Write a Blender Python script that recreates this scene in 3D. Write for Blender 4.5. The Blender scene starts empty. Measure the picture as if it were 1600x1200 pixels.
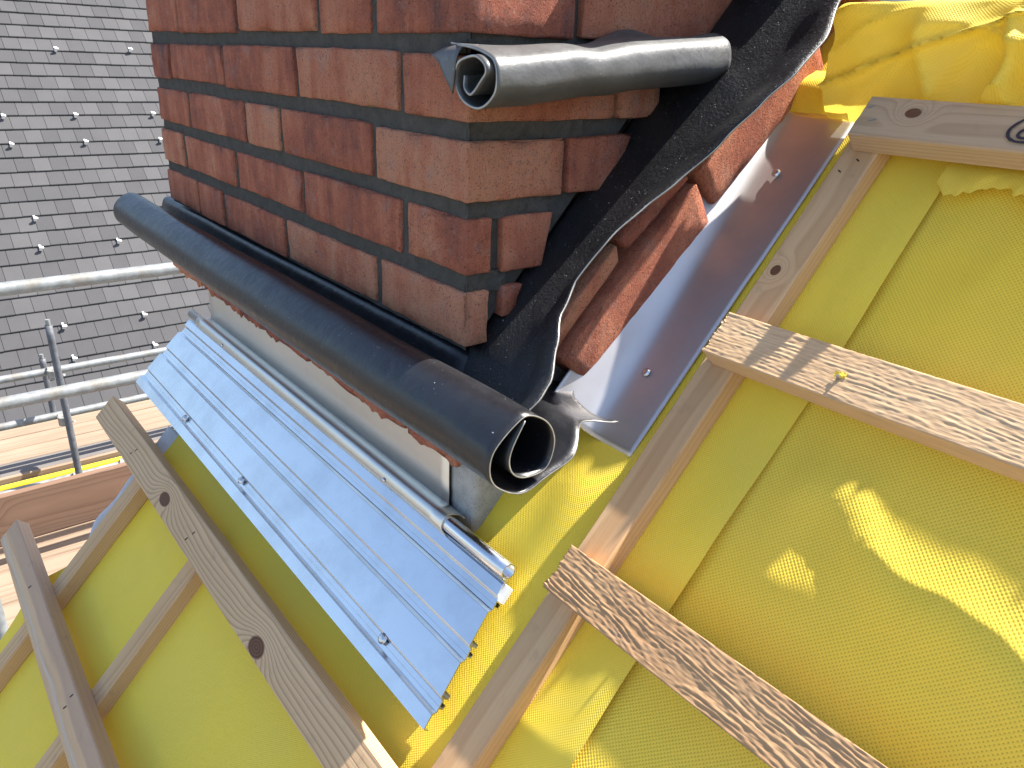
import bpy, math, random
from mathutils import Vector, Matrix, noise

# ------------------------------------------------------------------ camera, light, exposure
scn = bpy.context.scene
col = scn.collection
A = math.radians(46.16)                       # roof pitch
CA, SA = math.cos(A), math.sin(A)
# world: X along the battens, Y up the slope (horizontal), Z up; origin = front right chimney arris
CAM = Vector((0.60999, -0.43146, 0.27688))
RW = ((0.61828056, 0.78506048, 0.03753918),
      (0.32675729, -0.21331424, -0.92072076),
      (-0.71481384, 0.58152995, -0.38841228))
cam = bpy.data.cameras.new('camera')
cam.sensor_width = 36.0
cam.lens = 36.0 * 1202 / 1600
cam.clip_start = 0.02
cam.clip_end = 800
camo = bpy.data.objects.new('camera', cam)
col.objects.link(camo)
m = Matrix.Identity(4)
for r in range(3):
    m[r][0] = RW[0][r]; m[r][1] = -RW[1][r]; m[r][2] = -RW[2][r]; m[r][3] = CAM[r]
camo.matrix_world = m
scn.camera = camo

SUN = Vector((0.165, 0.570, 0.805)).normalized()
EL = math.asin(SUN.z); AZ = math.atan2(SUN.x, SUN.y)
world = bpy.data.worlds.new('World')
scn.world = world
world.use_nodes = True
wn = world.node_tree.nodes; wl = world.node_tree.links
sky = wn.new('ShaderNodeTexSky')
sky.sky_type = 'NISHITA'
sky.sun_disc = False
sky.sun_elevation = EL
sky.sun_rotation = AZ
sky.air_density = 1.0
sky.dust_density = 1.6
sky.ozone_density = 1.0
wl.new(sky.outputs[0], wn['Background'].inputs[0])
wn['Background'].inputs[1].default_value = 0.11
sun = bpy.data.lights.new('sun', 'SUN')
sun.energy = 5.0
sun.angle = math.radians(0.53)
sun.color = (1.0, 0.95, 0.87)
suno = bpy.data.objects.new('sun', sun)
suno.rotation_euler = SUN.to_track_quat('Z', 'Y').to_euler()
suno.location = (1, 4, 6)
col.objects.link(suno)
vs = scn.view_settings
vs.view_transform = 'Standard'
vs.look = 'None'
vs.exposure = 1.4
vs.gamma = 1.0
vs.use_curve_mapping = False
scn.render.engine = 'CYCLES'
scn.cycles.max_bounces = 8
scn.cycles.diffuse_bounces = 4
scn.cycles.glossy_bounces = 4

rnd = random.Random(11)

# ------------------------------------------------------------------ helpers
def nz(x, y, z=0.0):
    return noise.noise(Vector((x, y, z)))

def tag(o, label=None, cat=None, group=None, kind=None):
    if label: o['label'] = label
    if cat: o['category'] = cat
    if group: o['group'] = group
    if kind: o['kind'] = kind
    return o

def empty(name, loc=(0, 0, 0), roof=False, rz=0.0):
    o = bpy.data.objects.new(name, None)
    o.empty_display_size = 0.05
    o.location = loc
    if roof: o.rotation_euler = (A, 0, rz)
    else: o.rotation_euler = (0, 0, rz)
    col.objects.link(o)
    return o

def mk(name, verts, faces, mats, parent=None, smooth=False, mi=None):
    me = bpy.data.meshes.new(name)
    me.from_pydata([tuple(v) for v in verts], [], faces)
    if not isinstance(mats, (list, tuple)): mats = [mats]
    for mm in mats: me.materials.append(mm)
    if mi: me.polygons.foreach_set('material_index', mi)
    if smooth: me.polygons.foreach_set('use_smooth', [True] * len(me.polygons))
    me.update()
    o = bpy.data.objects.new(name, me)
    col.objects.link(o)
    if parent: o.parent = parent
    return o

def W(x, s, o):                               # roof frame -> world
    return Vector((x, s * CA - o * SA, s * SA + o * CA))

def lin(a, b, n):
    return [a + (b - a) * i / n for i in range(n + 1)]

def ticks(length, step, e):                   # parameter ticks with a tight band at both ends
    n = max(1, int(round((length - 2 * e) / step)))
    t = [0.0] + [(e + (length - 2 * e) * i / n) / length for i in range(n + 1)] + [1.0]
    return t

def gridbox(tx, ty, tz, fn):
    """surface of a box on tick lists; fn(u,v,w, i,j,k flags)->point"""
    idx = {}; V = []; F = []
    nx, ny, nz_ = len(tx) - 1, len(ty) - 1, len(tz) - 1
    def g(i, j, k):
        q = (i, j, k)
        if q not in idx:
            idx[q] = len(V)
            fl = (-1 if i == 0 else (1 if i == nx else 0), -1 if j == 0 else (1 if j == ny else 0), -1 if k == 0 else (1 if k == nz_ else 0))
            V.append(fn(tx[i], ty[j], tz[k], fl))
        return idx[q]
    for i in range(nx):
        for j in range(ny):
            F.append((g(i, j, 0), g(i, j + 1, 0), g(i + 1, j + 1, 0), g(i + 1, j, 0)))
            F.append((g(i, j, nz_), g(i + 1, j, nz_), g(i + 1, j + 1, nz_), g(i, j + 1, nz_)))
    for i in range(nx):
        for k in range(nz_):
            F.append((g(i, 0, k), g(i + 1, 0, k), g(i + 1, 0, k + 1), g(i, 0, k + 1)))
            F.append((g(i, ny, k), g(i, ny, k + 1), g(i + 1, ny, k + 1), g(i + 1, ny, k)))
    for j in range(ny):
        for k in range(nz_):
            F.append((g(0, j, k), g(0, j, k + 1), g(0, j + 1, k + 1), g(0, j + 1, k)))
            F.append((g(nx, j, k), g(nx, j + 1, k), g(nx, j + 1, k + 1), g(nx, j, k + 1)))
    return V, F

def hexa(name, c, mat, parent, step=0.012, e=0.0022, rough=0.0011, big=0.0, seed=0.0, cut=0.0, cutaxis=None):
    """c: 8 corners, index = i + 2j + 4k ; rounded and roughened block"""
    c = [Vector(p) for p in c]
    lx = (c[1] - c[0]).length; ly = (c[2] - c[0]).length; lz = (c[4] - c[0]).length
    tx, ty, tz = ticks(lx, step, e), ticks(ly, step, e), ticks(lz, step, e)
    cen = sum(c, Vector()) / 8
    def fn(u, v, w, fl):
        p = Vector()
        for q in range(8):
            i, j, k = q & 1, (q >> 1) & 1, q >> 2
            p += c[q] * ((u if i else 1 - u) * (v if j else 1 - v) * (w if k else 1 - w))
        nb = abs(fl[0]) + abs(fl[1]) + abs(fl[2])
        if nb >= 2:
            d = (cen - p)
            ax = (c[1] - c[0]) * (-fl[0] / lx) + (c[2] - c[0]) * (-fl[1] / ly) + (c[4] - c[0]) * (-fl[2] / lz)
            chip = max(0.0, nz(p.x * 42 + seed, p.y * 42, p.z * 42) - 0.18) * 0.007
            p += ax * (e * 0.38 + chip)
        s = seed
        p = p + Vector((nz(p.x * 60 + s, p.y * 60, p.z * 60), nz(p.x * 60, p.y * 60 + s + 9, p.z * 60), nz(p.x * 60, p.y * 60, p.z * 60 + s + 21))) * rough
        if big: p = p + Vector((nz(p.x * 14 + s, p.y * 14, p.z * 14), nz(p.x * 14, p.y * 14 + s + 5, p.z * 14), nz(p.x * 14, p.y * 14, p.z * 14 + s + 3))) * big
        if cut and cutaxis is not None and fl[cutaxis[0]] == cutaxis[1]:
            ax = (c[1], c[2], c[4])[cutaxis[0]] - c[0]; ax.normalize()
            p = p + ax * cut * (nz(p.x * 50 + s, p.y * 50, p.z * 50) + 0.7 * nz(p.x * 130 + s, p.y * 130, p.z * 130))
        return p
    V, F = gridbox(tx, ty, tz, fn)
    return mk(name, V, F, mat, parent, smooth=True)

def box8(x0, x1, y0, y1, z0, z1):
    return [(x, y, z) for z in (z0, z1) for y in (y0, y1) for x in (x0, x1)]

def sheet(name, rows, mat, parent=None, thick=0.0, smooth=True):
    """rows: list of equal-length point lists"""
    n = len(rows[0]); V = [Vector(p) for r in rows for p in r]; F = []
    for i in range(len(rows) - 1):
        for j in range(n - 1):
            F.append((i * n + j, i * n + j + 1, (i + 1) * n + j + 1, (i + 1) * n + j))
    o = mk(name, V, F, mat, parent, smooth=smooth)
    if thick:
        md = o.modifiers.new('thickness', 'SOLIDIFY'); md.thickness = thick; md.offset = 0
        md.use_even_offset = False
    return o

def tube_mesh(p0, p1, r, n=20, wall=None, seg=1):
    p0, p1 = Vector(p0), Vector(p1)
    d = (p1 - p0).normalized()
    a = d.orthogonal().normalized(); b = d.cross(a)
    V, F = [], []
    rings = []
    def ring(p, rr):
        s = len(V)
        for i in range(n):
            t = 2 * math.pi * i / n
            V.append(p + a * (rr * math.cos(t)) + b * (rr * math.sin(t)))
        return s
    rs = [ring(p0.lerp(p1, i / seg), r) for i in range(seg + 1)]
    def join(s, t, flip=False):
        for i in range(n):
            q = (s + i, s + (i + 1) % n, t + (i + 1) % n, t + i)
            F.append(q[::-1] if flip else q)
    for i in range(seg): join(rs[i], rs[i + 1])
    if wall:
        i0, i1 = ring(p0, r - wall), ring(p1, r - wall)
        join(i0, i1, True); join(i0, rs[0]); join(rs[-1], i1)
    else:
        F.append(tuple(rs[0] + i for i in range(n))[::-1]); F.append(tuple(rs[-1] + i for i in range(n)))
    return V, F

def catmull(pts, n):
    P = [Vector(p) for p in pts]
    P = [P[0] * 2 - P[1]] + P + [P[-1] * 2 - P[-2]]
    out = []
    for i in range(1, len(P) - 2):
        for k in range(n):
            t = k / n
            a, b, c, d = P[i - 1], P[i], P[i + 1], P[i + 2]
            out.append(0.5 * ((2 * b) + (c - a) * t + (2 * a - 5 * b + 4 * c - d) * t * t + (3 * b - a - 3 * c + d) * t ** 3))
    out.append(P[-2])
    return out

# ------------------------------------------------------------------ materials
class NT:
    def __init__(s, name):
        s.m = bpy.data.materials.new(name); s.m.use_nodes = True
        s.n = s.m.node_tree.nodes; s.l = s.m.node_tree.links
        s.b = s.n['Principled BSDF']
    def new(s, t, **kw):
        nd = s.n.new(t)
        for k, v in kw.items(): setattr(nd, k, v)
        return nd
    def set(s, inp, v):
        if hasattr(v, 'is_linked') or isinstance(v, bpy.types.NodeSocket): s.l.new(v, inp)
        else: inp.default_value = v
    def math(s, op, a, b=0.0, c=None, clamp=False):
        nd = s.new('ShaderNodeMath', operation=op); nd.use_clamp = clamp
        s.set(nd.inputs[0], a); s.set(nd.inputs[1], b)
        if c is not None: s.set(nd.inputs[2], c)
        return nd.outputs[0]
    def coord(s, kind='Object'):
        return s.new('ShaderNodeTexCoord').outputs[kind]
    def mapping(s, v, sc=(1, 1, 1), loc=(0, 0, 0), rot=(0, 0, 0)):
        nd = s.new('ShaderNodeMapping'); s.l.new(v, nd.inputs[0])
        nd.inputs['Scale'].default_value = sc; nd.inputs['Rotation'].default_value = rot
        s.set(nd.inputs['Location'], loc)
        return nd.outputs[0]
    def noise(s, v, scale, detail=3, rough=0.55, dist=0.0):
        nd = s.new('ShaderNodeTexNoise'); s.l.new(v, nd.inputs['Vector'])
        nd.inputs['Scale'].default_value = scale; nd.inputs['Detail'].default_value = detail
        nd.inputs['Roughness'].default_value = rough; nd.inputs['Distortion'].default_value = dist
        return nd.outputs[0]
    def ramp(s, f, stops, interp='LINEAR'):
        nd = s.new('ShaderNodeValToRGB'); s.l.new(f, nd.inputs[0]); cr = nd.color_ramp; cr.interpolation = interp
        while len(cr.elements) < len(stops): cr.elements.new(0.5)
        for e, (p, c) in zip(cr.elements, stops):
            e.position = p; e.color = (c[0], c[1], c[2], 1) if not isinstance(c, float) else (c, c, c, 1)
        return nd.outputs[0]
    def mix(s, f, a, b, mode='MIX'):
        nd = s.new('ShaderNodeMix', data_type='RGBA', blend_type=mode)
        s.set(nd.inputs[0], f)
        for i, v in ((6, a), (7, b)):
            if isinstance(v, tuple): nd.inputs[i].default_value = (v[0], v[1], v[2], 1)
            else: s.l.new(v, nd.inputs[i])
        return nd.outputs[2]
    def bump(s, h, strength=0.5, dist=0.001, prev=None):
        nd = s.new('ShaderNodeBump'); s.l.new(h, nd.inputs['Height'])
        nd.inputs['Strength'].default_value = strength; nd.inputs['Distance'].default_value = dist
        if prev is not None: s.l.new(prev, nd.inputs['Normal'])
        return nd.outputs[0]
    def out(s, color=None, rough=None, metal=None, normal=None, spec=None):
        b = s.b
        if color is not None:
            if isinstance(color, tuple): b.inputs['Base Color'].default_value = (*color, 1)
            else: s.l.new(color, b.inputs['Base Color'])
        if rough is not None: s.set(b.inputs['Roughness'], rough)
        if metal is not None: s.set(b.inputs['Metallic'], metal)
        if spec is not None: s.set(b.inputs['Specular IOR Level'], spec)
        if normal is not None: s.l.new(normal, b.inputs['Normal'])
        return s.m
    def sep(s, v):
        nd = s.new('ShaderNodeSeparateXYZ'); s.l.new(v, nd.inputs[0]); return nd.outputs
    def comb(s, x, y, z):
        nd = s.new('ShaderNodeCombineXYZ')
        for i, v in enumerate((x, y, z)): s.set(nd.inputs[i], v)
        return nd.outputs[0]

def mat_brick():
    t = NT('fired red brick')
    co = t.coord()
    rn = t.new('ShaderNodeObjectInfo').outputs['Random']
    off = t.math('MULTIPLY', rn, 37.0)
    v = t.new('ShaderNodeVectorMath', operation='ADD'); t.l.new(co, v.inputs[0]); t.l.new(t.comb(off, off, off), v.inputs[1])
    p = v.outputs[0]
    # fired colour: broad vertical kiss marks along the length, finer cloudiness
    band = t.noise(t.mapping(p, (17, 17, 3.0)), 1.0, 4, 0.62, 0.6)
    cloud = t.noise(p, 26, 6, 0.62)
    f = t.math('ADD', t.math('MULTIPLY', band, 0.85), t.math('MULTIPLY', cloud, 0.45))
    f = t.math('ADD', f, t.math('MULTIPLY', rn, 0.30))
    base = t.ramp(f, [(0.50, (0.185, 0.098, 0.086)), (0.60, (0.33, 0.120, 0.085)), (0.72, (0.47, 0.160, 0.098)), (0.84, (0.57, 0.220, 0.133)), (0.97, (0.62, 0.290, 0.180))])
    # pale bloom
    bl = t.ramp(t.noise(p, 34, 6, 0.75), [(0.54, 0.0), (0.72, 0.5)])
    base = t.mix(bl, base, (0.40, 0.30, 0.27))
    # dark and pale grit
    mo = t.noise(p, 105, 6, 0.72)
    base = t.mix(t.ramp(mo, [(0.54, 0.0), (0.70, 0.45)]), base, (0.20, 0.085, 0.068))
    base = t.mix(t.ramp(t.noise(t.mapping(p, (1, 1, 1), (4, 9, 2)), 130, 6, 0.72), [(0.58, 0.0), (0.74, 0.5)]), base, (0.62, 0.34, 0.22))
    gr = t.noise(p, 520, 2, 0.6)
    base = t.mix(t.ramp(gr, [(0.30, 0.8), (0.42, 0.0)]), base, (0.05, 0.03, 0.03))
    base = t.mix(t.ramp(t.noise(p, 300, 2, 0.5), [(0.70, 0.0), (0.76, 0.6)]), base, (0.6, 0.42, 0.32))
    cr = t.noise(t.mapping(p, (1, 1, 0.6)), 210, 7, 0.8, 0.4)
    h = t.math('ADD', t.math('MULTIPLY', cr, 0.9), t.math('MULTIPLY', gr, 0.35))
    return t.out(base, 0.9, 0.0, t.bump(h, 1.0, 0.0060), 0.15)

def mat_mortar(name, c0, c1, sc=70):
    t = NT(name); p = t.coord()
    n = t.noise(p, sc, 6, 0.65)
    g = t.noise(p, 420, 3, 0.6)
    c = t.ramp(n, [(0.3, c0), (0.7, c1)])
    c = t.mix(t.ramp(g, [(0.3, 0.5), (0.45, 0.0)]), c, tuple(x * 0.35 for x in c0))
    h = t.math('ADD', n, t.math('MULTIPLY', g, 0.5))
    return t.out(c, 0.95, 0.0, t.bump(h, 0.6, 0.0025), 0.2)

def mat_wood(name, light, mid, dark, freq=230.0, pith=(0.0, -0.03), knots=(), grain=0.5, rough=0.62, wane=None):
    """length along local X, width Y"""
    t = NT(name); co = t.coord(); s = t.sep(co)
    slow = t.noise(t.mapping(co, (2.2, 9, 9)), 1.0, 2, 0.5)
    slow2 = t.noise(t.mapping(co, (5, 30, 30), (3, 1, 7)), 1.0, 3, 0.5)
    y = t.math('ADD', s[1], t.math('MULTIPLY', t.math('SUBTRACT', slow, 0.5), 0.050))
    y = t.math('ADD', y, t.math('MULTIPLY', t.math('SUBTRACT', slow2, 0.5), 0.006))
    y = t.math('SUBTRACT', y, pith[0]); z = t.math('SUBTRACT', s[2], pith[1])
    r = t.math('SQRT', t.math('ADD', t.math('MULTIPLY', y, y), t.math('MULTIPLY', z, z)))
    core = None
    for kx, ky, ka, kb in knots:
        dx = t.math('DIVIDE', t.math('SUBTRACT', s[0], kx), ka); dy = t.math('DIVIDE', t.math('SUBTRACT', s[1], ky), kb)
        q = t.math('SQRT', t.math('ADD', t.math('MULTIPLY', dx, dx), t.math('MULTIPLY', dy, dy)))
        q = t.math('ADD', q, t.math('MULTIPLY', t.math('SUBTRACT', slow2, 0.5), 0.35))
        g = t.math('POWER', 2.718, t.math('MULTIPLY', t.math('MULTIPLY', q, q), -0.22))
        r = t.math('ADD', r, t.math('MULTIPLY', g, 0.022))
        k = t.math('SUBTRACT', 1.12, q, clamp=True)
        k = t.math('MULTIPLY', k, 6.0, clamp=True)
        ringk = t.math('MULTIPLY', t.math('ADD', t.math('SINE', t.math('MULTIPLY', q, 21.0)), 1.0), 0.5)
        core = (k, ringk) if core is None else (t.math('MAXIMUM', core[0], k), t.mix(k, core[1], ringk))
    ph = t.math('MULTIPLY', r, freq)
    fr = t.math('FRACT', ph)
    line = t.ramp(fr, [(0.0, 0.0), (0.55, 0.25), (0.86, 1.0), (1.0, 0.0)])
    fib = t.noise(t.mapping(co, (14, 520, 520)), 1.0, 3, 0.6)
    tone = t.noise(t.mapping(co, (3, 16, 16), (5, 5, 5)), 1.0, 3, 0.5)
    base = t.mix(t.ramp(tone, [(0.3, 0.0), (0.7, 1.0)]), light, mid)
    base = t.mix(t.math('MULTIPLY', line, grain), base, dark)
    base = t.mix(t.math('MULTIPLY', t.ramp(fib, [(0.45, 0.0), (0.75, 1.0)]), 0.22), base, dark)
    if core is not None:
        kc = t.mix(core[1], (0.105, 0.045, 0.022), (0.19, 0.085, 0.042))
        base = t.mix(core[0], base, kc)
    dirt = t.noise(co, 38, 4, 0.6)
    base = t.mix(t.ramp(dirt, [(0.60, 0.0), (0.80, 0.35)]), base, (0.20, 0.16, 0.13))
    if wane: base = wane(t, co, base)
    h = t.math('ADD', t.math('MULTIPLY', line, 0.5), fib)
    return t.out(base, rough, 0.0, t.bump(h, 0.35, 0.0006), 0.3)

def mat_roughwood(name, ca, cb_):
    t = NT(name); co = t.coord()
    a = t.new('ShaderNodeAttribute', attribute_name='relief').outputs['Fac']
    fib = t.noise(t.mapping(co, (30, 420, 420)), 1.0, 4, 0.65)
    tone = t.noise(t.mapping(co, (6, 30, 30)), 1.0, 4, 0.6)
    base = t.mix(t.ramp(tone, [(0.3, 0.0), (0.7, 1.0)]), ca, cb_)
    base = t.mix(t.ramp(a, [(0.15, 0.40), (0.55, 0.0)]), base, (0.32, 0.18, 0.09))      # darker brown in the furrows
    base = t.mix(t.math('MULTIPLY', t.ramp(fib, [(0.5, 0.0), (0.75, 1.0)]), 0.35), base, (0.24, 0.14, 0.085))
    grey = t.noise(t.mapping(co, (12, 60, 60), (9, 2, 4)), 1.0, 4, 0.6)
    base = t.mix(t.ramp(grey, [(0.56, 0.0), (0.76, 0.35)]), base, (0.27, 0.24, 0.22))
    return t.out(base, 0.85, 0.0, t.bump(fib, 0.5, 0.0010), 0.2)

def mat_membrane(name, pitch, depth, c_hi, c_lo, contrast=0.7, trans=0.0):
    t = NT(name); co = t.coord(); s = t.sep(co)
    k = 2 * math.pi / pitch
    wob = t.noise(co, 9, 2, 0.5)
    a = t.math('MULTIPLY', t.math('ADD', t.math('ADD', s[0], s[1]), t.math('MULTIPLY', wob, pitch * 1.2)), k * 0.7071)
    b = t.math('MULTIPLY', t.math('SUBTRACT', s[0], s[1]), k * 0.7071)
    w = t.math('ADD', t.math('SINE', a), t.math('SINE', b))           # -2..2
    w = t.math('MULTIPLY', t.math('ADD', w, 2.0), 0.25)
    dots = t.ramp(w, [(0.02, 1.0), (0.30, 0.0)])
    irr = t.noise(co, 900, 2, 0.5)
    patch = t.noise(co, 6, 3, 0.5)
    base = t.mix(t.ramp(patch, [(0.35, 0.0), (0.65, 1.0)]), c_hi, tuple(x * y for x, y in zip(c_hi, (0.93, 0.95, 1.25))))
    base = t.mix(t.math('MULTIPLY', dots, contrast), base, c_lo)
    base = t.mix(t.ramp(t.noise(co, 60, 4, 0.6), [(0.66, 0.0), (0.8, 0.22)]), base, tuple(x * 0.55 for x in c_hi))
    h = t.math('ADD', w, t.math('MULTIPLY', irr, 0.5))
    wr = t.noise(t.mapping(co, (1, 0.35, 1), (0, 0, 0), (0, 0, 0.5)), 22, 4, 0.6, 0.8)
    t.out(base, 0.62, 0.0, t.bump(h, 0.7, depth, t.bump(wr, 0.35, 0.004)), 0.3)
    if trans:
        tr = t.new('ShaderNodeBsdfTranslucent'); t.l.new(base, tr.inputs[0])
        mx = t.new('ShaderNodeMixShader'); mx.inputs[0].default_value = trans
        t.l.new(t.b.outputs[0], mx.inputs[1]); t.l.new(tr.outputs[0], mx.inputs[2])
        t.l.new(mx.outputs[0], t.n['Material Output'].inputs[0])
    return t.m

def mat_lead(name, base=(0.010, 0.0105, 0.013), rough=0.37, speck=0.0, spec=0.6, grit=0.0):
    t = NT(name); co = t.coord()
    n = t.noise(co, 14, 4, 0.6)
    f = t.noise(co, 90, 4, 0.6)
    c = t.mix(t.ramp(n, [(0.4, 0.0), (0.75, 0.4)]), base, tuple(x * 2.6 for x in base))
    r = t.math('ADD', t.math('ADD', t.math('MULTIPLY', f, 0.22), t.math('MULTIPLY', n, 0.16)), rough - 0.19)
    h = t.math('MULTIPLY', n, 0.4)
    # stray dust specks
    d = t.noise(co, 260, 2, 0.5)
    c = t.mix(t.ramp(d, [(0.735, 0.0), (0.77, 0.75)]), c, (0.42, 0.42, 0.42))
    scf = t.noise(t.mapping(co, (5, 60, 60), (1, 2, 3), (0.3, 0.2, 0.5)), 1.0, 5, 0.7)
    c = t.mix(t.ramp(scf, [(0.60, 0.0), (0.76, 0.25)]), c, (0.07, 0.07, 0.066))
    nrm = t.bump(t.math('ADD', n, t.math('MULTIPLY', f, 0.35)), 0.28, 0.006)
    if speck:
        vo = t.new('ShaderNodeTexVoronoi'); t.l.new(co, vo.inputs['Vector']); vo.inputs['Scale'].default_value = 330
        g = t.ramp(vo.outputs['Distance'], [(0.10, 1.0), (0.26, 0.0)])
        g2 = t.ramp(t.noise(co, 120, 3, 0.6), [(0.56, 0.0), (0.68, 1.0)])
        g = t.math('MULTIPLY', g, g2)
        c = t.mix(t.math('MULTIPLY', g, speck), c, (0.30, 0.30, 0.29))
        bh = t.noise(t.mapping(co, (1, 0.7, 1)), 330, 4, 0.65)
        nrm = t.bump(t.math('ADD', bh, t.math('MULTIPLY', g, 0.6)), 0.55, grit, nrm)
    return t.out(c, r, 0.0, nrm, spec)

def mat_metal(name, base, rough, smear=0.06, dull=0.0, stretch=(2, 40, 40)):
    t = NT(name); co = t.coord()
    n = t.noise(t.mapping(co, stretch), 1.0, 4, 0.6)
    b = t.noise(co, 12, 5, 0.65)
    c = t.mix(t.ramp(b, [(0.45, 0.0), (0.75, 1.0)]), base, tuple(x * (1 - dull) for x in base))
    c = t.mix(t.ramp(t.noise(co, 75, 3, 0.6), [(0.70, 0.0), (0.80, 0.18)]), c, tuple(x * 0.7 for x in base))
    r = t.math('ADD', t.math('MULTIPLY', t.math('ADD', n, b), smear), rough)
    return t.out(c, r, 1.0, t.bump(n, 0.04, 0.001), 0.5)

def mat_galv():
    t = NT('galvanised steel tube'); co = t.coord()
    n = t.noise(co, 26, 5, 0.65); s = t.noise(co, 9, 4, 0.6)
    c = t.ramp(n, [(0.3, (0.19, 0.20, 0.205)), (0.7, (0.33, 0.345, 0.345))])
    c = t.mix(t.ramp(s, [(0.52, 0.0), (0.68, 0.8)]), c, (0.22, 0.19, 0.15))
    return t.out(c, 0.55, 0.35, t.bump(n, 0.2, 0.002), 0.4)

def mat_plain(name, c, rough=0.6, metal=0.0, sc=60, var=0.25, bumpd=0.001):
    t = NT(name); co = t.coord(); n = t.noise(co, sc, 4, 0.6)
    cc = t.ramp(n, [(0.3, tuple(x * (1 - var) for x in c)), (0.7, tuple(min(1, x * (1 + var)) for x in c))])
    return t.out(cc, rough, metal, t.bump(n, 0.3, bumpd), 0.4)

def mat_tile():
    t = NT('grey concrete roof tile'); co = t.coord(); rn = t.new('ShaderNodeObjectInfo').outputs['Random']
    gp = t.new('ShaderNodeNewGeometry').outputs['Position']
    n = t.noise(gp, 3.2, 4, 0.6); f = t.noise(gp, 45, 3, 0.6)
    k = t.math('ADD', t.math('MULTIPLY', n, 0.45), t.math('MULTIPLY', rn, 0.55))
    c = t.ramp(k, [(0.15, (0.050, 0.050, 0.054)), (0.5, (0.066, 0.065, 0.068)), (0.85, (0.086, 0.085, 0.087))])
    c = t.mix(t.math('MULTIPLY', f, 0.25), c, (0.105, 0.100, 0.098))
    return t.out(c, 0.8, 0.0, t.bump(f, 0.2, 0.004), 0.3)

M = {}
M['brick'] = mat_brick()
M['mortar'] = mat_mortar('dark grey pointing mortar', (0.054, 0.051, 0.046), (0.084, 0.079, 0.071))
M['cement'] = mat_mortar('pale cement render', (0.30, 0.295, 0.28), (0.46, 0.45, 0.43), 45)
M['lead'] = mat_lead('black rolled sheet flashing')
M['rolllead'] = mat_lead('satin black sheet', (0.055, 0.056, 0.056), 0.50, 0.0, 0.9)
M['tray'] = mat_lead('black gritty sheet flashing', (0.010, 0.0105, 0.012), 0.46, 0.9, 0.5, 0.0026)
M['leadedge'] = mat_plain('bare cut edge of sheet', (0.42, 0.42, 0.40), 0.45, 0.6)
M['alu'] = mat_metal('mill finish aluminium', (0.74, 0.76, 0.79), 0.12, 0.11, 0.16)
M['plate'] = mat_metal('bright sheet metal', (0.78, 0.76, 0.71), 0.30, 0.08, 0.08)
M['soaker'] = mat_metal('satin sheet metal', (0.64, 0.615, 0.61), 0.46, 0.06, 0.10)
M['steel'] = mat_metal('zinc plated steel', (0.66, 0.67, 0.68), 0.22, 0.05, 0.1, (60, 60, 60))
M['dark'] = mat_plain('dark recess', (0.015, 0.015, 0.017), 0.7)
M['membrane'] = mat_membrane('yellow dimpled roof membrane', 0.0028, 0.0005, (0.92, 0.66, 0.060), (0.42, 0.28, 0.018), 0.8)
M['membrane_fine'] = mat_membrane('yellow fine weave roof membrane', 0.0021, 0.0004, (0.93, 0.69, 0.065), (0.62, 0.44, 0.035), 0.6)
M['membrane_thin'] = mat_membrane('loose yellow roof membrane', 0.0022, 0.0004, (0.94, 0.76, 0.10), (0.68, 0.52, 0.055), 0.4, 0.35)
M['membrane_back'] = mat_plain('pale membrane back', (0.62, 0.63, 0.66), 0.6, 0, 40, 0.08)
M['galv'] = mat_galv()
M['tile'] = mat_tile()
M['clip'] = mat_plain('white plastic clip', (0.82, 0.82, 0.80), 0.4, 0, 30, 0.05)
M['ink'] = mat_plain('marker ink', (0.03, 0.025, 0.035), 0.6)
M['ground'] = mat_plain('paved ground', (0.20, 0.19, 0.17), 0.9, 0, 2, 0.3, 0.01)
M['render'] = mat_plain('pale house wall', (0.55, 0.52, 0.47), 0.9, 0, 3, 0.1, 0.004)
M['deck'] = mat_plain('roof boarding', (0.30, 0.22, 0.14), 0.8, 0, 12, 0.2)
M['yellow'] = mat_plain('yellow painted steel', (0.80, 0.58, 0.02), 0.5, 0, 20, 0.1)
M['post'] = mat_plain('dull grey steel', (0.13, 0.135, 0.15), 0.6, 0.3, 30, 0.3)
M['rust'] = mat_plain('dull steel coupler', (0.30, 0.29, 0.27), 0.55, 0.5, 60, 0.4)
M['board'] = mat_wood('scaffold board timber', (0.33, 0.245, 0.175), (0.27, 0.19, 0.13), (0.15, 0.10, 0.065), 60, (0.05, -0.10), (), 0.5, 0.8)
M['shadeboard'] = mat_wood('shade toned board', (0.20, 0.185, 0.17), (0.15, 0.135, 0.125), (0.09, 0.08, 0.075), 60, (0.05, -0.10), (), 0.5, 0.85)  # board timber greyed so that its colour carries a cast shadow
M['toeboard'] = mat_wood('brown scaffold board', (0.25, 0.155, 0.105), (0.21, 0.125, 0.082), (0.12, 0.07, 0.045), 110, (0.02, -0.14), ((-0.30, 0.055, 0.026, 0.02), (-0.62, -0.055, 0.024, 0.02)), 0.6, 0.8)
PALE = ((0.70, 0.465, 0.255), (0.62, 0.385, 0.195), (0.40, 0.21, 0.09))
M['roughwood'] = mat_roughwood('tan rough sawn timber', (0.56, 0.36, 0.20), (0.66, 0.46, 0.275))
M['brownwood'] = mat_roughwood('brown furrowed timber', (0.42, 0.24, 0.12), (0.50, 0.31, 0.165))

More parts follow.
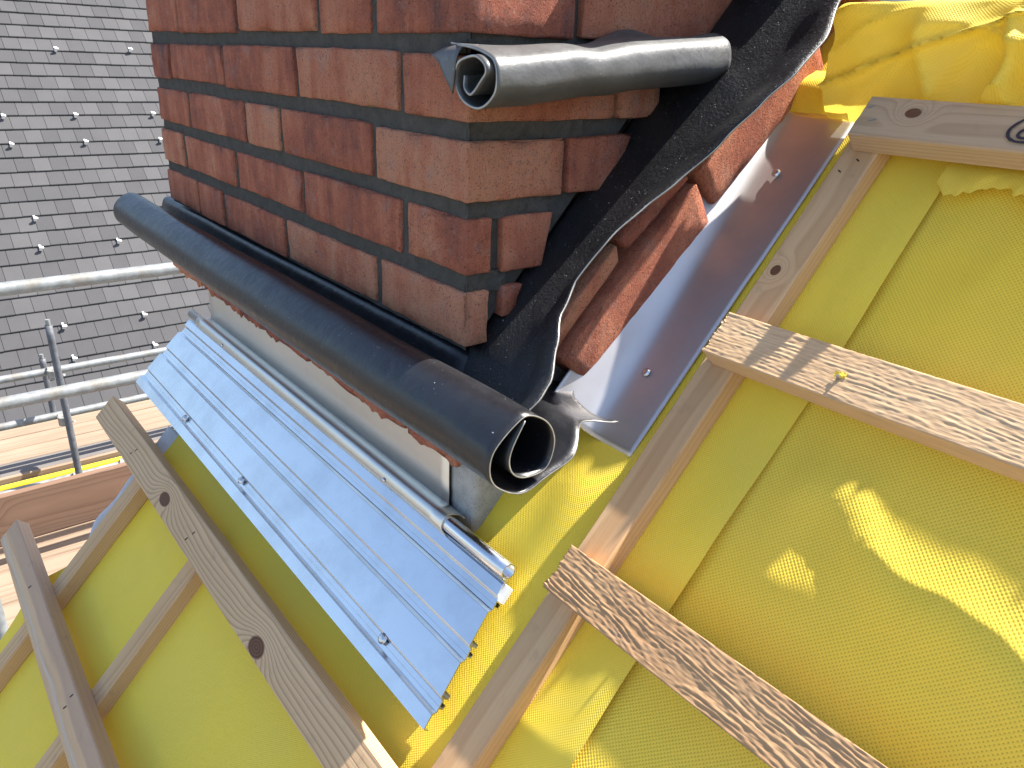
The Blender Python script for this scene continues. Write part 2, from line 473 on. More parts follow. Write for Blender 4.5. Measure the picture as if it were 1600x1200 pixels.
# ------------------------------------------------------------------ setting
def plane_sheet(name, x0, x1, y0, y1, z, mat):
    return mk(name, [(x0, y0, z), (x1, y0, z), (x1, y1, z), (x0, y1, z)], [(0, 1, 2, 3)], mat)
tag(plane_sheet('ground', -300, 300, -300, 300, -7.5, M['ground']), kind='structure')
V, F = gridbox([0, 1], [0, 1], [0, 1], lambda u, v, w, fl: (-0.70 + 2.95 * u, -2.6 + 3.25 * v, -0.30 + 0.150 * w))
roof = mk('roof', V, F, M['deck']); roof.rotation_euler = (A, 0, 0); tag(roof, kind='structure')
V, F = gridbox([0, 1], [0, 1], [0, 1], lambda u, v, w, fl: (-0.62 + 2.8 * u, -1.55 + 3.4 * v, -7.5 + 5.55 * w))
tag(mk('house_wall', V, F, M['render']), 'pale rendered wall of the house beneath the yellow roof', 'wall')

# ------------------------------------------------------------------ roof membrane
def smooth(a, b, x):
    t = max(0.0, min(1.0, (x - a) / (b - a))); return t * t * (3 - 2 * t)
def gauss(x, c, w): return math.exp(-((x - c) / w) ** 2)

def h_under(x, s):                            # right hand sheet, sagging between its supports
    h = -0.1375 + 0.0045 * nz(x * 4.0, s * 5.0, 2.0) + 0.0012 * nz(x * 17, s * 17, 5)
    # bulge below the second batten, its flank turned to the sun
    line = 0.022 - 0.30 * (x - 0.37) + 0.020 * math.sin((x - 0.31) * 40) * math.exp(-((x - .36) / .1) ** 2)
    h += 0.0068 * smooth(0.27, 0.35, x) * gauss(s, line + 0.014, 0.026) + 0.0015 * nz(x * 30, s * 11, 7)
    h -= 0.006 * gauss(s, 0.29, 0.08) * smooth(0.3, 0.45, x)
    return h
def h_over(x, s):
    h = -0.1335 + 0.0022 * nz(x * 5.0, s * 4.0, 9.0) + 0.0009 * nz(x * 20, s * 16, 1)
    h += 0.005 * gauss(x, 0.125, 0.03) * smooth(0.02, -0.06, s) * smooth(-0.60, -0.36, s) - 0.004 * gauss(x, 0.09, 0.05) * gauss(s, -0.24, 0.08)
    h += 0.006 * gauss(x, 0.125, 0.05) * smooth(0.05, -0.02, s) * smooth(-0.16, -0.05, s)
    h += 0.0035 * gauss(x, 0.262, 0.02) * (0.5 + nz(1.0, s * 9, 3.0))
    # crease of an older lap in the left field
    h += 0.0018 * smooth(-0.475, -0.468, x) * smooth(-0.38, -0.42, s)
    h += 0.010 * smooth(-0.665, -0.71, x) * (0.5 + nz(4, s * 7, 0))
    return h
def field(fn, x0, x1, s0, s1, dx, ds):
    nx = int((x1 - x0) / dx); ns = int((s1 - s0) / ds)
    return [[(x, s, fn(x, s)) for x in lin(x0, x1, nx)] for s in lin(s0, s1, ns)]
o = sheet('roof_membrane', field(h_under, 0.235, 1.55, -1.2, 0.66, 0.010, 0.010), M['membrane'])
o.rotation_euler = (A, 0, 0)
tag(o, 'yellow dimpled roof membrane lying slack under the rough sawn battens', 'membrane')
def xleft(s): return -0.652 - 0.062 * smooth(-0.56, -0.70, s) + 0.004 * nz(s * 14, 2, 0)
rows = []
for s in lin(-1.6, -0.13, 134):
    rows.append([(x, s, h_over(x, s)) for x in lin(xleft(s), 0.0, 64)])
ovl = empty('roof_membrane', W(0, 0, 0), True)
tag(ovl, 'yellow roof membrane with straight lapped edge passing under the chimney panel', 'membrane')
sheet('left_field', rows, M['membrane_fine'], ovl).name = 'sheet'
def edge_x(s): return 0.280 + 0.0025 * nz(s * 5, 3.3, 0) + 0.002 * math.sin(s * 9)
ns = 190; rows = []
for s in lin(-1.6, 0.60, ns):
    e = edge_x(s); rows.append([(x, s, h_over(min(x, 0.275), s) + (0.0004 if x > .27 else 0)) for x in lin(0.0, e, 34)])
sheet('sheet', rows, M['membrane_fine'], ovl)
# frayed edge at the verge, pale back showing
rows = []
for s in lin(-0.60, -0.33, 50):
    k = smooth(-0.60, -0.50, s) * (0.75 + 0.5 * nz(s * 16, 0, 0))
    base = h_over(xleft(s), s)
    rows.append([(xleft(s) + 0.006 - (0.008 + 0.012 * k) * t, s, base - 0.002 + (0.006 + 0.016 * k) * t ** 1.4) for t in lin(0, 1, 8)])
sheet('curled_edge', rows, M['membrane_back'], ovl, 0.0012)

# ------------------------------------------------------------------ counter battens and battens
def smooth_batten(name, x0, x1, s0, s1, o0, o1, mat, label, along='x', group=None, jag=0.0, tilt=0.0, bow=0.0):
    """a planed lath; local X runs along its length"""
    if along == 'x':
        L = x1 - x0; Wd = s1 - s0; root = empty(name, W((x0 + x1) / 2, (s0 + s1) / 2, o0), True)
    else:
        L = s1 - s0; Wd = x1 - x0; root = empty(name, W((x0 + x1) / 2, (s0 + s1) / 2, o0), True)
        root.rotation_euler = (Matrix.Rotation(A, 3, 'X') @ Matrix.Rotation(math.pi / 2, 3, 'Z')).to_euler()
    H = o1 - o0; sd = rnd.uniform(0, 50)
    tx = ticks(L, 0.02, 0.0015); ty = ticks(Wd, 0.008, 0.0015); tz = ticks(H, 0.009, 0.0015)
    def fn(u, v, w, fl):
        p = Vector(((u - .5) * L, (v - .5) * Wd, w * H))
        nb = abs(fl[0]) + abs(fl[1]) + abs(fl[2])
        if nb >= 2:
            k = 0.0007 + 0.0012 * max(0, nz(p.x * 25 + sd, p.y * 40, p.z * 40))
            p -= Vector((fl[0], fl[1], fl[2])) * k
        if fl[0] == -1 and jag: p.x += jag * nz(p.y * 260 + sd, p.z * 260, 0)
        p.y += 0.0006 * nz(p.x * 7 + sd, 0, 0); p.z += 0.0004 * nz(p.x * 9, sd, 0) * w + bow * (1 - (2 * u - 1) ** 2) * w
        p.z += tilt * p.y * w
        return p
    V, F = gridbox(tx, ty, tz, fn)
    mk('timber', V, F, mat, root, smooth=True).data.polygons.foreach_set('use_smooth', [False] * len(F))
    tag(root, label, 'batten', group)
    return root

def slot(parent, x, y, z, ang, L=0.006, mat=None):
    c, s = math.cos(ang), math.sin(ang)
    pts = [(-.5, -.1, 0), (-.2, -.16, .0), (.5, -.06, 0), (.45, .1, 0), (-.1, .15, 0), (-.5, .05, 0)]
    V = [(x + L * (a * c - b * s), y + L * (a * s + b * c), z + dz) for dz in (-0.001, 0.0004) for a, b, _ in pts]
    F = [(6, 7, 8, 9, 10, 11)] + [(i, (i + 1) % 6, 6 + (i + 1) % 6, 6 + i) for i in range(6)]
    return mk('staple', V, F, mat or M['dark'], parent)

def local_knots(ks, x0, x1, s0, s1):
    return tuple((kx - (x0 + x1) / 2, ks_ - (s0 + s1) / 2, a, b) for kx, ks_, a, b in ks)

# laths running up the slope
CBM = mat_wood('pale counter lath', *PALE, 190, (0.004, -0.012), ((0.10, -0.004, 0.0060, 0.0050),), 0.4)
CBM2 = mat_wood('ringed counter lath', (0.70, 0.47, 0.255), (0.62, 0.38, 0.185), (0.38, 0.195, 0.085), 330, (0.01, -0.02), (), 0.5)
# knot position along the lath (local X = up the slope)
sC = (-1.25 + 0.41) / 2
CBM = mat_wood('pale counter lath', *PALE, 190, (0.004, -0.012), ((0.236 - sC, 0.006, 0.0062, 0.0050),), 0.4)
cb = smooth_batten('counter_batten', 0.176, 0.213, -1.25, 0.41, -0.1335, -0.110, CBM, 'long wooden counter batten beside the grey metal soaker, knot showing', 'y')
for s in (0.378, 0.362): slot(cb, s - sC, 0.194 - (0.197 if s > .37 else 0.186), 0.0235, 1.0, 0.005)
c2 = smooth_batten('counter_batten', -0.357, -0.322, -1.5, -0.380, -0.1335, -0.110, CBM2, 'counter batten crossing under the two pale battens through the shaded yellow field', 'y')
c3 = smooth_batten('counter_batten', -0.635, -0.598, -1.5, -0.378, -0.1335, -0.110, CBM2, 'counter batten along the verge edge of the yellow membrane', 'y')

XR = 1.5
L1M = mat_wood('planed lath with big knots', (0.72, 0.495, 0.285), (0.66, 0.435, 0.235), (0.34, 0.18, 0.08), 190, (0.035, -0.012), local_knots(((-0.465, -0.391, 0.017, 0.0088), (-0.095, -0.400, 0.017, 0.0105)), -0.851, XR, -0.412, -0.363), 0.72)
b = smooth_batten('roof_batten', -0.851, XR, -0.412, -0.363, -0.110, -0.085, L1M, 'pale planed batten with two round knots below the blue aluminium panel', jag=0.0005)
cx, cs = (-0.851 + XR) / 2, (-0.412 - 0.363) / 2
for x, s in ((-0.645, -0.394), (-0.637, -0.384), (-0.351, -0.397), (-0.345, -0.384)): slot(b, x - cx, s - cs, 0.0252, 1.1)
def wane(t, co, base):
    s = t.sep(co)
    n = t.noise(t.mapping(co, (9, 30, 30)), 1.0, 3, 0.5)
    y = t.math('ADD', s[1], t.math('MULTIPLY', t.math('SUBTRACT', n, 0.5), 0.016))
    st = t.math('SUBTRACT', 1.0, t.math('MULTIPLY', t.math('ABSOLUTE', t.math('ADD', y, 0.012)), 260.0), clamp=True)
    base = t.mix(t.math('MULTIPLY', st, 0.75), base, (0.58, 0.50, 0.41))
    return t.mix(t.ramp(y, [(0.0, 0.0), (0.004, 0.5)]), base, (0.42, 0.28, 0.205))
L2M = mat_wood('planed lath with waney streak', (0.70, 0.475, 0.275), (0.64, 0.40, 0.22), (0.35, 0.22, 0.145), 120, (0.02, -0.03), (), 0.35, 0.62, wane)
b = smooth_batten('roof_batten', -0.851, XR, -0.681, -0.635, -0.110, -0.085, L2M, 'pale planed batten with a light streak, lowest down the slope', jag=0.0005)
cs = (-0.681 - 0.635) / 2
for x, s in ((-0.641, -0.652), (-0.347, -0.644), (-0.343, -0.659)): slot(b, x - cx, s - cs, 0.0252, 1.1, 0.007)
B1M = mat_wood('grey brown planed lath', (0.58, 0.415, 0.26), (0.53, 0.37, 0.225), (0.33, 0.205, 0.115), 240, (-0.008, -0.02), local_knots(((0.237, 0.420, 0.0075, 0.0060),), 0.186, XR, 0.388, 0.438), 0.45)
b1 = smooth_batten('roof_batten', 0.186, XR, 0.388, 0.438, -0.110, -0.085, B1M, 'planed batten with a marker scribble below the crumpled yellow membrane', jag=0.0012)
cx1, cs1 = (0.186 + XR) / 2, 0.413
for x, s in ((0.193, 0.424), (0.203, 0.408)): slot(b1, x - cx1, s - cs1, 0.0252, 0.4, 0.007, M['leadedge'])
# hand drawn marker loop, flat print on the batten
def ink(pts, w=0.0017):
    P = catmull([(x - cx1, s - cs1, 0.0) for x, s in pts], 8); V = []; F = []
    for i, p in enumerate(P):
        d = (P[min(i + 1, len(P) - 1)] - P[max(i - 1, 0)]).normalized(); n = Vector((-d.y, d.x, 0))
        ww = w * (0.8 + 0.4 * nz(i * 0.4, 0, 0))
        V += [p + n * ww + Vector((0, 0, 0.0263)), p - n * ww + Vector((0, 0, 0.0263))]
    F = [(2 * i, 2 * i + 1, 2 * i + 3, 2 * i + 2) for i in range(len(P) - 1)]
    return mk('marker_line', V, F, M['ink'], b1)
ink([(0.352, 0.432), (0.338, 0.425), (0.328, 0.412), (0.329, 0.402), (0.337, 0.397), (0.350, 0.398), (0.366, 0.404), (0.378, 0.416), (0.372, 0.428), (0.356, 0.430)])
ink([(0.356, 0.424), (0.343, 0.415), (0.336, 0.406), (0.340, 0.401), (0.352, 0.404)])

def rough_batten(x0, x1, s0, s1, o0, o1, label, seed, slant, depth, knot=None, tilt=0.0, mat='roughwood'):
    root = empty('roof_batten', W((x0 + x1) / 2, (s0 + s1) / 2, o0), True)
    L = x1 - x0; Wd = s1 - s0; H = o1 - o0
    fine = 0.50
    n = 330
    tx = [0.0] + [(0.0008 + fine * i / n) / L for i in range(n + 1)] + [(fine + (L - fine) * (i + 1) / 40) / L for i in range(40)]
    ny = 54; ty = [0.0] + [(0.0006 + (Wd - 0.0012) * i / ny) / Wd for i in range(ny + 1)] + [1.0]
    tz = ticks(H, 0.004, 0.001)
    rel = []
    def fn(u, v, w, fl):
        x, y, z = u * L, (v - .5) * Wd, w * H
        r = 0.6
        if fl[2] == 1:
            yy = y + slant * x + 0.006 * nz(x * 9 + seed, y * 22, 1.0) + 0.002 * nz(x * 30 + seed, y * 60, 2.0)
            if knot:
                yy += 0.010 * math.exp(-((x - knot[0]) / 0.035) ** 2 - ((y - knot[1]) / 0.010) ** 2)
            a = math.sin(yy * 2 * math.pi / 0.0041 + 4.0 * nz(yy * 130, x * 9, seed))
            a = 0.5 + 0.5 * a
            br = 0.5 + 0.32 * nz(x * 55 + seed, yy * 380, 3.0) + 0.25 * nz(x * 130 + seed, yy * 760, 5.0)
            r = a ** 1.3 * (0.18 + 0.42 * smooth(-.3, .3, nz(x * 22 + seed, yy * 160, 6))) + br * 0.78
            amp = 0.45 + 0.75 * smooth(-0.3, 0.4, nz(x * 7 + seed, y * 30, 8.0)) 
            z += depth * amp * (r - 0.95)
            z += depth * 0.35 * nz(x * 160 + seed, y * 420, 4)
        if fl[0] == -1:
            x += 0.0045 * abs(nz(y * 190 + seed, z * 60, 0)) + 0.003 * nz(y * 420, z * 300 + seed, 3)
        elif x < 0.02 and fl[2] != 0:
            x += (1 - x / 0.02) * 0.003 * nz(y * 190 + seed, z * 60, 0)
        if abs(fl[1]) and fl[2] == 1: z -= 0.0006
        y += 0.0007 * nz(x * 6 + seed, 0, 5)
        z += tilt * y * w
        rel.append(min(1.0, max(0.0, r)))
        return Vector((x - L / 2, y, z))
    V, F = gridbox(tx, ty, tz, fn)
    ob = mk('timber', V, F, M[mat], root, smooth=True)
    at = ob.data.attributes.new('relief', 'FLOAT', 'POINT'); at.data.foreach_set('value', rel)
    tag(root, label, 'batten')
    return root
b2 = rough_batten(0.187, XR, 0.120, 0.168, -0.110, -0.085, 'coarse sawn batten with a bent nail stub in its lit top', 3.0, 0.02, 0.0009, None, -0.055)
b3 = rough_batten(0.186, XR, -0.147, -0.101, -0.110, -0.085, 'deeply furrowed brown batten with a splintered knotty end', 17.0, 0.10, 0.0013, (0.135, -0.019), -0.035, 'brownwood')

def screw_mesh():
    V, F, mi = [], [], []
    prof = [(0.0052, 0.0), (0.0053, 0.0009), (0.0046, 0.0011), (0.0042, 0.0022), (0.0032, 0.0030), (0.0018, 0.0032)]
    n = 20
    for r, z in prof:
        for i in range(n):
            t = 2 * math.pi * i / n; V.append((r * math.cos(t), r * math.sin(t), z))
    for k in range(len(prof) - 1):
        for i in range(n):
            F.append((k * n + i, k * n + (i + 1) % n, (k + 1) * n + (i + 1) % n, (k + 1) * n + i)); mi.append(0)
    # star recess
    base = len(V)
    for i in range(12):
        t = 2 * math.pi * i / 12; r = 0.0018 if i % 2 == 0 else 0.0011
        V.append((r * math.cos(t), r * math.sin(t), 0.0020))
    top = (len(prof) - 1) * n
    F.append(tuple(range(base, base + 12))); mi.append(1)
    V2 = len(V)
    for i in range(12):
        t = 2 * math.pi * i / 12; r = 0.0018 if i % 2 == 0 else 0.0011
        V.append((r * math.cos(t), r * math.sin(t), 0.0033))
    for i in range(12):
        F.append((base + i, base + (i + 1) % 12, V2 + (i + 1) % 12, V2 + i)); mi.append(1)
    F.append(tuple(range(top, top + n))); mi.append(0)
    me = bpy.data.meshes.new('screw'); me.from_pydata(V, [], F)
    me.materials.append(M['steel']); me.materials.append(M['dark']); me.polygons.foreach_set('material_index', mi)
    me.polygons.foreach_set('use_smooth', [True] * len(me.polygons)); me.update()
    return me
SCREW = screw_mesh()
def screw(parent, loc, rot=(0, 0, 0), sc=1.0):
    o = bpy.data.objects.new('screw', SCREW); col.objects.link(o); o.parent = parent
    o.location = loc; o.rotation_euler = rot; o.scale = (sc,) * 3
    return o

# nail stub in the second batten, with a scrap of yellow fibre round it
V, F = tube_mesh((0, 0, -0.004), (0.0012, -0.0008, 0.0085), 0.0012, 10)
nail = mk('nail_stub', V, F, M['rust']); nail.rotation_euler = (A, 0, 0.2); nail.location = W(0.3165, 0.139, -0.0858)
tag(nail, 'short nail stub sticking out of the coarse sawn batten', 'nail')
rows = []
for i in range(7):
    rows.append([(0.0016 * i - 0.0045 + 0.001 * nz(i, j, 3), 0.0011 * j - 0.003, 0.003 + 0.004 * abs(nz(i * 0.6, j * 0.7, 1))) for j in range(6)])
tuft = sheet('fibre_tuft', rows, M['membrane_thin']); tuft.rotation_euler = (A, 0, 0.4); tuft.location = W(0.3165, 0.1425, -0.087)
tag(tuft, 'scrap of yellow fibre caught on the nail of the batten', 'scrap')

# ------------------------------------------------------------------ chimney
ch = empty('brick_chimney', (-0.5, 0.33, -0.45))
tag(ch, 'red brick chimney stack rising through the yellow roof', 'chimney')
OFF = Vector((0.5, -0.33, 0.45))
def cpt(p): return Vector(p) + OFF
def cbrick(c, **kw):
    return hexa('brick', [cpt(p) for p in c], M['brick'], ch, seed=rnd.uniform(0, 90), **kw)
PITCH, HB = 0.0745, 0.0565
front = {
 1: [0, -.176, -.184, -.444, -.452, -.697, -.705, -.827, -.835, -1.012],
 2: [0, -.115, -.123, -.374, -.382, -.622, -.630, -.878, -.886, -1.012],
 3: [0, -.177, -.185, -.434, -.442, -.563, -.571, -.825, -.833, -1.012],
 4: [0, -.117, -.124, -.372, -.380, -.632, -.640, -.899, -.907, -1.012],
 5: [0, -.171, -.179, -.303, -.311, -.562, -.570, -.829, -.837, -1.012],
}
def jit(a): return rnd.uniform(-a, a)
def course(k, xs, side0, z0):
    z1 = z0 + HB
    for i in range(0, len(xs), 2):
        xa, xb = xs[i + 1] + 0.0030 + jit(.0012), xs[i] + (-0.0030 + jit(.0012) if i else 0)
        d = side0 if i == 0 else 0.10
        yy = jit(0.0012)
        a, b_ = z0 + jit(.0015), z1 + jit(.0012)
        if i == 0:
            # corner brick: shows a long face to the front and its end to the side
            cbrick([(x, y, z) for z in (a, b_) for y in (yy, d) for x in (xa, xb)], big=0.0012)
        else:
            cbrick([(x, y, z) for z in (a, b_) for y in (yy, d) for x in (xa, xb)], big=0.0012)
for k in range(1, 6): course(k, front[k], {1: .030, 2: .032, 3: .122, 4: .190, 5: .126}[k], (k - 1) * PITCH)
for k in range(6, 15):
    xs = [x + (0 if q in (0, 9) else 0.004 * math.sin(k * 3 + q)) for q, x in enumerate(front[4 if k % 2 == 0 else 5])]
    course(k, xs, .10, (k - 1) * PITCH)
# side face: cut along the line of the tray   y(z) of the cut
def ycut(z): return (z * CA + 0.020) / SA
def sbrick(ya, yb, z0, cutend=True, xo=0.0, cut=0.004, yb2=None, hb=None):
    z1 = z0 + (hb or HB)
    y0, y1 = (yb, yb if yb2 is None else yb2)
    c = [(x, y, z) for z, ye in ((z0, y0), (z1, y1)) for y in (ya, ye) for x in (-0.10, xo)]
    cbrick(c, big=0.0016, cut=cut if cutend else 0.0, cutaxis=(1, 1))
sbrick(.047, .066, 0.026, cut=.003, yb2=.074, hb=0.033)
ob = ch.children[-1]
sbrick(.046, .100, PITCH, cut=.005, yb2=.112)
sbrick(.130, .196, 2 * PITCH, cut=.005, yb2=.222)
sbrick(.198, .259, 3 * PITCH, cut=.003)
sbrick(.137, .322, 4 * PITCH, cut=.006, yb2=.372)
for k in range(6, 15):
    z0 = (k - 1) * PITCH; ya = .108; ye = min(.66, ycut(z0) + 0.02)
    n = 0
    while ya < ye - .02:
        yb = min(ya + .25, ye); sbrick(ya, yb, z0, cutend=False); ya = yb + .009; n += 1
# mortar body behind the joints
def prism(name, poly, x0, x1, mat, parent, off=OFF, sub=1):
    n = len(poly)
    V = [Vector((x, y, z)) + off for x in (x0, x1) for y, z in poly]
    F = [tuple(range(n))[::-1], tuple(range(n, 2 * n))] + [(i, (i + 1) % n, n + (i + 1) % n, n + i) for i in range(n)]
    return mk(name, V, F, mat, parent)
# pointed joints: a gently uneven mortar face, set back behind the brick face
def joints_front():
    rows = []
    for z in lin(-0.004, 14 * PITCH, 300):
        rows.append([cpt((x, 0.0046 + 0.0012 * nz(x * 45, z * 45, 3) + 0.0012 * nz(x * 140, z * 140, 7), z)) for x in lin(-1.006, -0.004, 220)])
    return sheet('mortar', rows, M['mortar'], ch)
joints_front()
prism('mortar', [(0.0095, 0.001), (0.0095, 14 * PITCH), (0.66, 14 * PITCH), (0.66, 0.70), (0.018, 0.001)], -1.006, -0.010, M['mortar'], ch)
# ragged bedding smears left on the side joints
def smear(y0, y1, z0, z1, sd, xo=-0.004):
    ny = int((y1 - y0) / 0.003); nzz = 7; rows = []
    for k in range(nzz + 1):
        w = k / nzz
        rows.append([cpt((xo - 0.005 * abs(nz(y * 70 + sd, w * 3, 0)) - 0.004 * abs(nz(y * 220, w * 6, sd)), y, z0 + (z1 - z0) * w + 0.003 * nz(y * 90 + sd, w, 4) * (1 if k in (0, nzz) else 0))) for y in lin(y0, y1, ny)])
    sheet('mortar', rows, M['mortar'], ch)
smear(0.004, .150, 3 * PITCH - 0.0195, 3 * PITCH + .002, 1)
smear(0.004, .108, 2 * PITCH - 0.0195, 2 * PITCH + .002, 5)
smear(0.004, .055, 1 * PITCH - 0.0195, 1 * PITCH + .003, 9)
smear(0.004, .030, 4 * PITCH - 0.0195, 4 * PITCH - .006, 13, -0.008)

# base of the stack below the trays: wider, rendered, with cut brick facings
def basepoly(o_top):
    return [(-0.004, -0.30), (-0.004, -0.088), W(0, -0.03, o_top).yz if False else (0.010, -0.060), (W(0, 0.05, o_top).y, W(0, 0.05, o_top).z), (W(0, 0.85, o_top).y, W(0, 0.85, o_top).z), (W(0, 0.85, -0.33).y, W(0, 0.85, -0.33).z)]
def base_block():
    tx = lin(0, 1, 6)
    prism('base_block', basepoly(-0.050), -0.782, 0.034, M['cement'], ch)
base_block()
# mortar fillet rounding off the base at the corner
V, F = gridbox(lin(0, 1, 8), lin(0, 1, 10), lin(0, 1, 8), lambda u, v, w, fl: cpt((-0.006 + 0.043 * u - 0.004 * (abs(fl[0]) + abs(fl[1]) >= 2), -0.011 + 0.075 * v + 0.002 * nz(u * 4, w * 4, v * 3), -0.205 + (0.088 + 0.010 * v) * w + 0.003 * nz(u * 5, v * 5, 9))))
mk('mortar_corner', V, F, M['cement'], ch, smooth=True)
# front facings: lower edge broken off unevenly
xs = [0.012, -.085, -.093, -.345, -.353, -.60, -.608, -.80, -.808, -.985]
for i in range(0, 10, 2):
    a, b_ = xs[i + 1], xs[i]
    cbrick([(x, y, z) for z in (-0.128, -0.070) for y in (-0.020, 0.03) for x in (a, b_)], big=0.003, cut=0.009, cutaxis=(2, -1), step=0.007)
# side facings laid along the slope under the tray (roof frame corners)
def slopebrick(sl, xf, big=0.0010, cut=0.0):
    """sl: four (s,o) corners  low-down, low-up, high-down, high-up"""
    c = [None] * 8
    for q in range(8):
        i, j, k = q & 1, (q >> 1) & 1, q >> 2
        s, o_ = sl[j + 2 * k]
        c[q] = W(xf if i else 0.030, s, o_)
    cbrick(c, big=big, rough=0.0009, cut=cut, cutaxis=(2, -1))
slopebrick([(.050, -.110), (.280, -.126), (.046, -.052), (.290, -.068)], .073, cut=0.004)
slopebrick([(.296, -.112), (.520, -.136), (.302, -.060), (.530, -.064)], .073, cut=0.004)
slopebrick([(.052, -.047), (.166, -.046), (.054, -.026), (.175, -.030)], .066)
slopebrick([(.182, -.046), (.288, -.060), (.180, -.026), (.290, -.030)], .068)
slopebrick([(.298, -.054), (.520, -.058), (.300, -.030), (.520, -.030)], .066)
slopebrick([(.532, -.16), (.585, -.16), (.536, -.03), (.60, -.03)], .055, big=0.006)
slopebrick([(.592, -.18), (.70, -.18), (.602, .00), (.72, .00)], .085, big=0.008)

# ------------------------------------------------------------------ rolled apron on the front
sec = [(-0.0561, -0.0012), (-0.0687, -0.0234), (-0.0715, -0.0378), (-0.0654, -0.0503), (-0.0509, -0.0569), (-0.0291, -0.0542), (-0.0211, -0.0311), (-0.0301, -0.010), (-0.0508, 0.0024), (-0.0663, -0.002), (-0.0881, -0.021), (-0.0916, -0.0406), (-0.0823, -0.0572), (-0.0558, -0.0713), (-0.0285, -0.0632), (-0.008, -0.050), (0.002, -0.030), (0.010, -0.012), (0.030, -0.010)]
def apron():
    rows = []
    P = catmull([(0, y, z) for y, z in sec], 6)
    n = len(P); key = 14 * 6
    for x in lin(-1.09, 0.168, 120):
        row = []
        e = smooth(-0.03, 0.03, x); fl = smooth(0.03, 0.168, x)
        for i, p in enumerate(P):
            y, z = p.y, p.z; dx = 0.0
            cy, cz = -0.056, -0.034
            rr = 1.0 + 0.026 * nz(x * 3.0, i * 0.02, 1) + 0.012 * nz(x * 11.0, i * 0.06, 4) + 0.004 * nz(x * 34, i * .2, 6) - 0.04 * smooth(-0.3, -1.05, x)
            if i < key:
                # the roll is rounder away from its crushed end
                ang = math.atan2(z - cz, y - cy); rad = math.hypot(y - cy, z - cz)
                tgt = 0.0365 if i > 42 else rad
                rad = rad + (tgt - rad) * 0.55 * (1 - smooth(0.10, 0.168, x))
                y, z = cy + math.cos(ang) * rad * rr, cz + math.sin(ang) * rad * rr
                y += 0.0022 * nz(x * 5, 0, 3); z += 0.0022 * nz(x * 4, 7, 3)
            else:
                t = (i - key) / (n - 1 - key)
                z += 0.0015 * nz(x * 6, t * 2, 5)
                # beyond the corner the free edge turns back along the side and flares
                ye = 0.118 - 0.040 * smooth(0.04, 0.10, x)
                fy = -0.020 + (ye + 0.020) * t; fz = -0.066 + 0.030 * smooth(0, .55, t) - 0.010 * smooth(.5, 1, t) + 0.004 * math.sin(x * 60 + t * 3) * t
                k = e * smooth(0, .35, t)
                y += (fy - y) * k; z += (fz - z) * k
                dx = -fl * (0.030 * smooth(0.0, 0.045, y) - 0.012 * smooth(0.055, 0.078, y))
            row.append((x + dx, y, z))
        rows.append(row)
    o = sheet('apron_flashing', rows, M['lead'], None, 0.0013)
    o.data.materials.append(M['leadedge']); o.modifiers[0].material_offset_rim = 1
    return o
tag(apron(), 'long black sheet apron rolled up along the foot of the chimney front', 'flashing')

# ------------------------------------------------------------------ rolled tray end on the side joint
usec = [(-0.020, 0.2885), (0.004, 0.287), (0.028, 0.2855), (0.050, 0.2822), (0.0645, 0.2765), (0.0700, 0.2650), (0.0685, 0.2500), (0.0500, 0.2375), (0.0290, 0.2415), (0.0185, 0.2540), (0.0190, 0.2660), (0.0290, 0.2750), (0.0480, 0.2785), (0.0615, 0.2745), (0.0655, 0.2660), (0.0560, 0.2580), (0.0460, 0.2505), (0.0375, 0.2480), (0.0275, 0.2540), (0.0265, 0.2630)]
def side_roll(y0, y1, dz, label, sd, xs=0.0):
    P = catmull([(x, 0, z) for x, z in usec], 6); n = len(P); rows = []
    for q in lin(0, 1, 70):
        row = []
        for i, p in enumerate(P):
            t = i / (n - 1)
            x, z = p.x, p.z
            k = smooth(0.04, 0.16, t)                      # 0 at the joint, 1 on the roll
            z += dz + k * 0.026 * q + 0.0015 * k * nz(q * 4 + sd, 0, 0)
            x += xs * k - 0.012 * q * k + 0.0015 * k * nz(q * 5, sd, 2) + 0.0011 * k * nz(q * 9 + sd, t * 14, 6)
            z += 0.0011 * k * nz(q * 9 + sd, t * 14, 1)
            # the sheet lifts in a crease two thirds along
            lift = gauss(q, 0.70, 0.16) * gauss(t, 0.06, 0.045) + 0.5 * gauss(q, 1.0, 0.08) * gauss(t, 0.08, 0.05)
            z += 0.020 * lift
            z -= 0.003 * gauss(q, 0.40, 0.06) * gauss(t, 0.16, 0.05)
            ya = y0 + 0.020 * smooth(0.10, 0.0, t)
            y = ya + (y1 - ya) * q - 0.018 * smooth(.16, 0.05, t) * q
            y += 0.004 * math.sin(t * 7) * (1 - q)
            row.append((x, y, z))
        rows.append(row)
    o = sheet('tray_roll', rows, M['rolllead'], None, 0.0019)
    o.data.materials.append(M['leadedge']); o.modifiers[0].material_offset_rim = 1
    tag(o, label, 'flashing')
    return o
side_roll(-0.026, 0.297, 0.0, 'short black sheet roll sticking out of the chimney side joint', 1.0)
side_roll(0.175, 0.60, 0.150, 'unseen higher black sheet roll added to shade the chimney side', 6.0)  # added out of view to cast shade on the side bricks
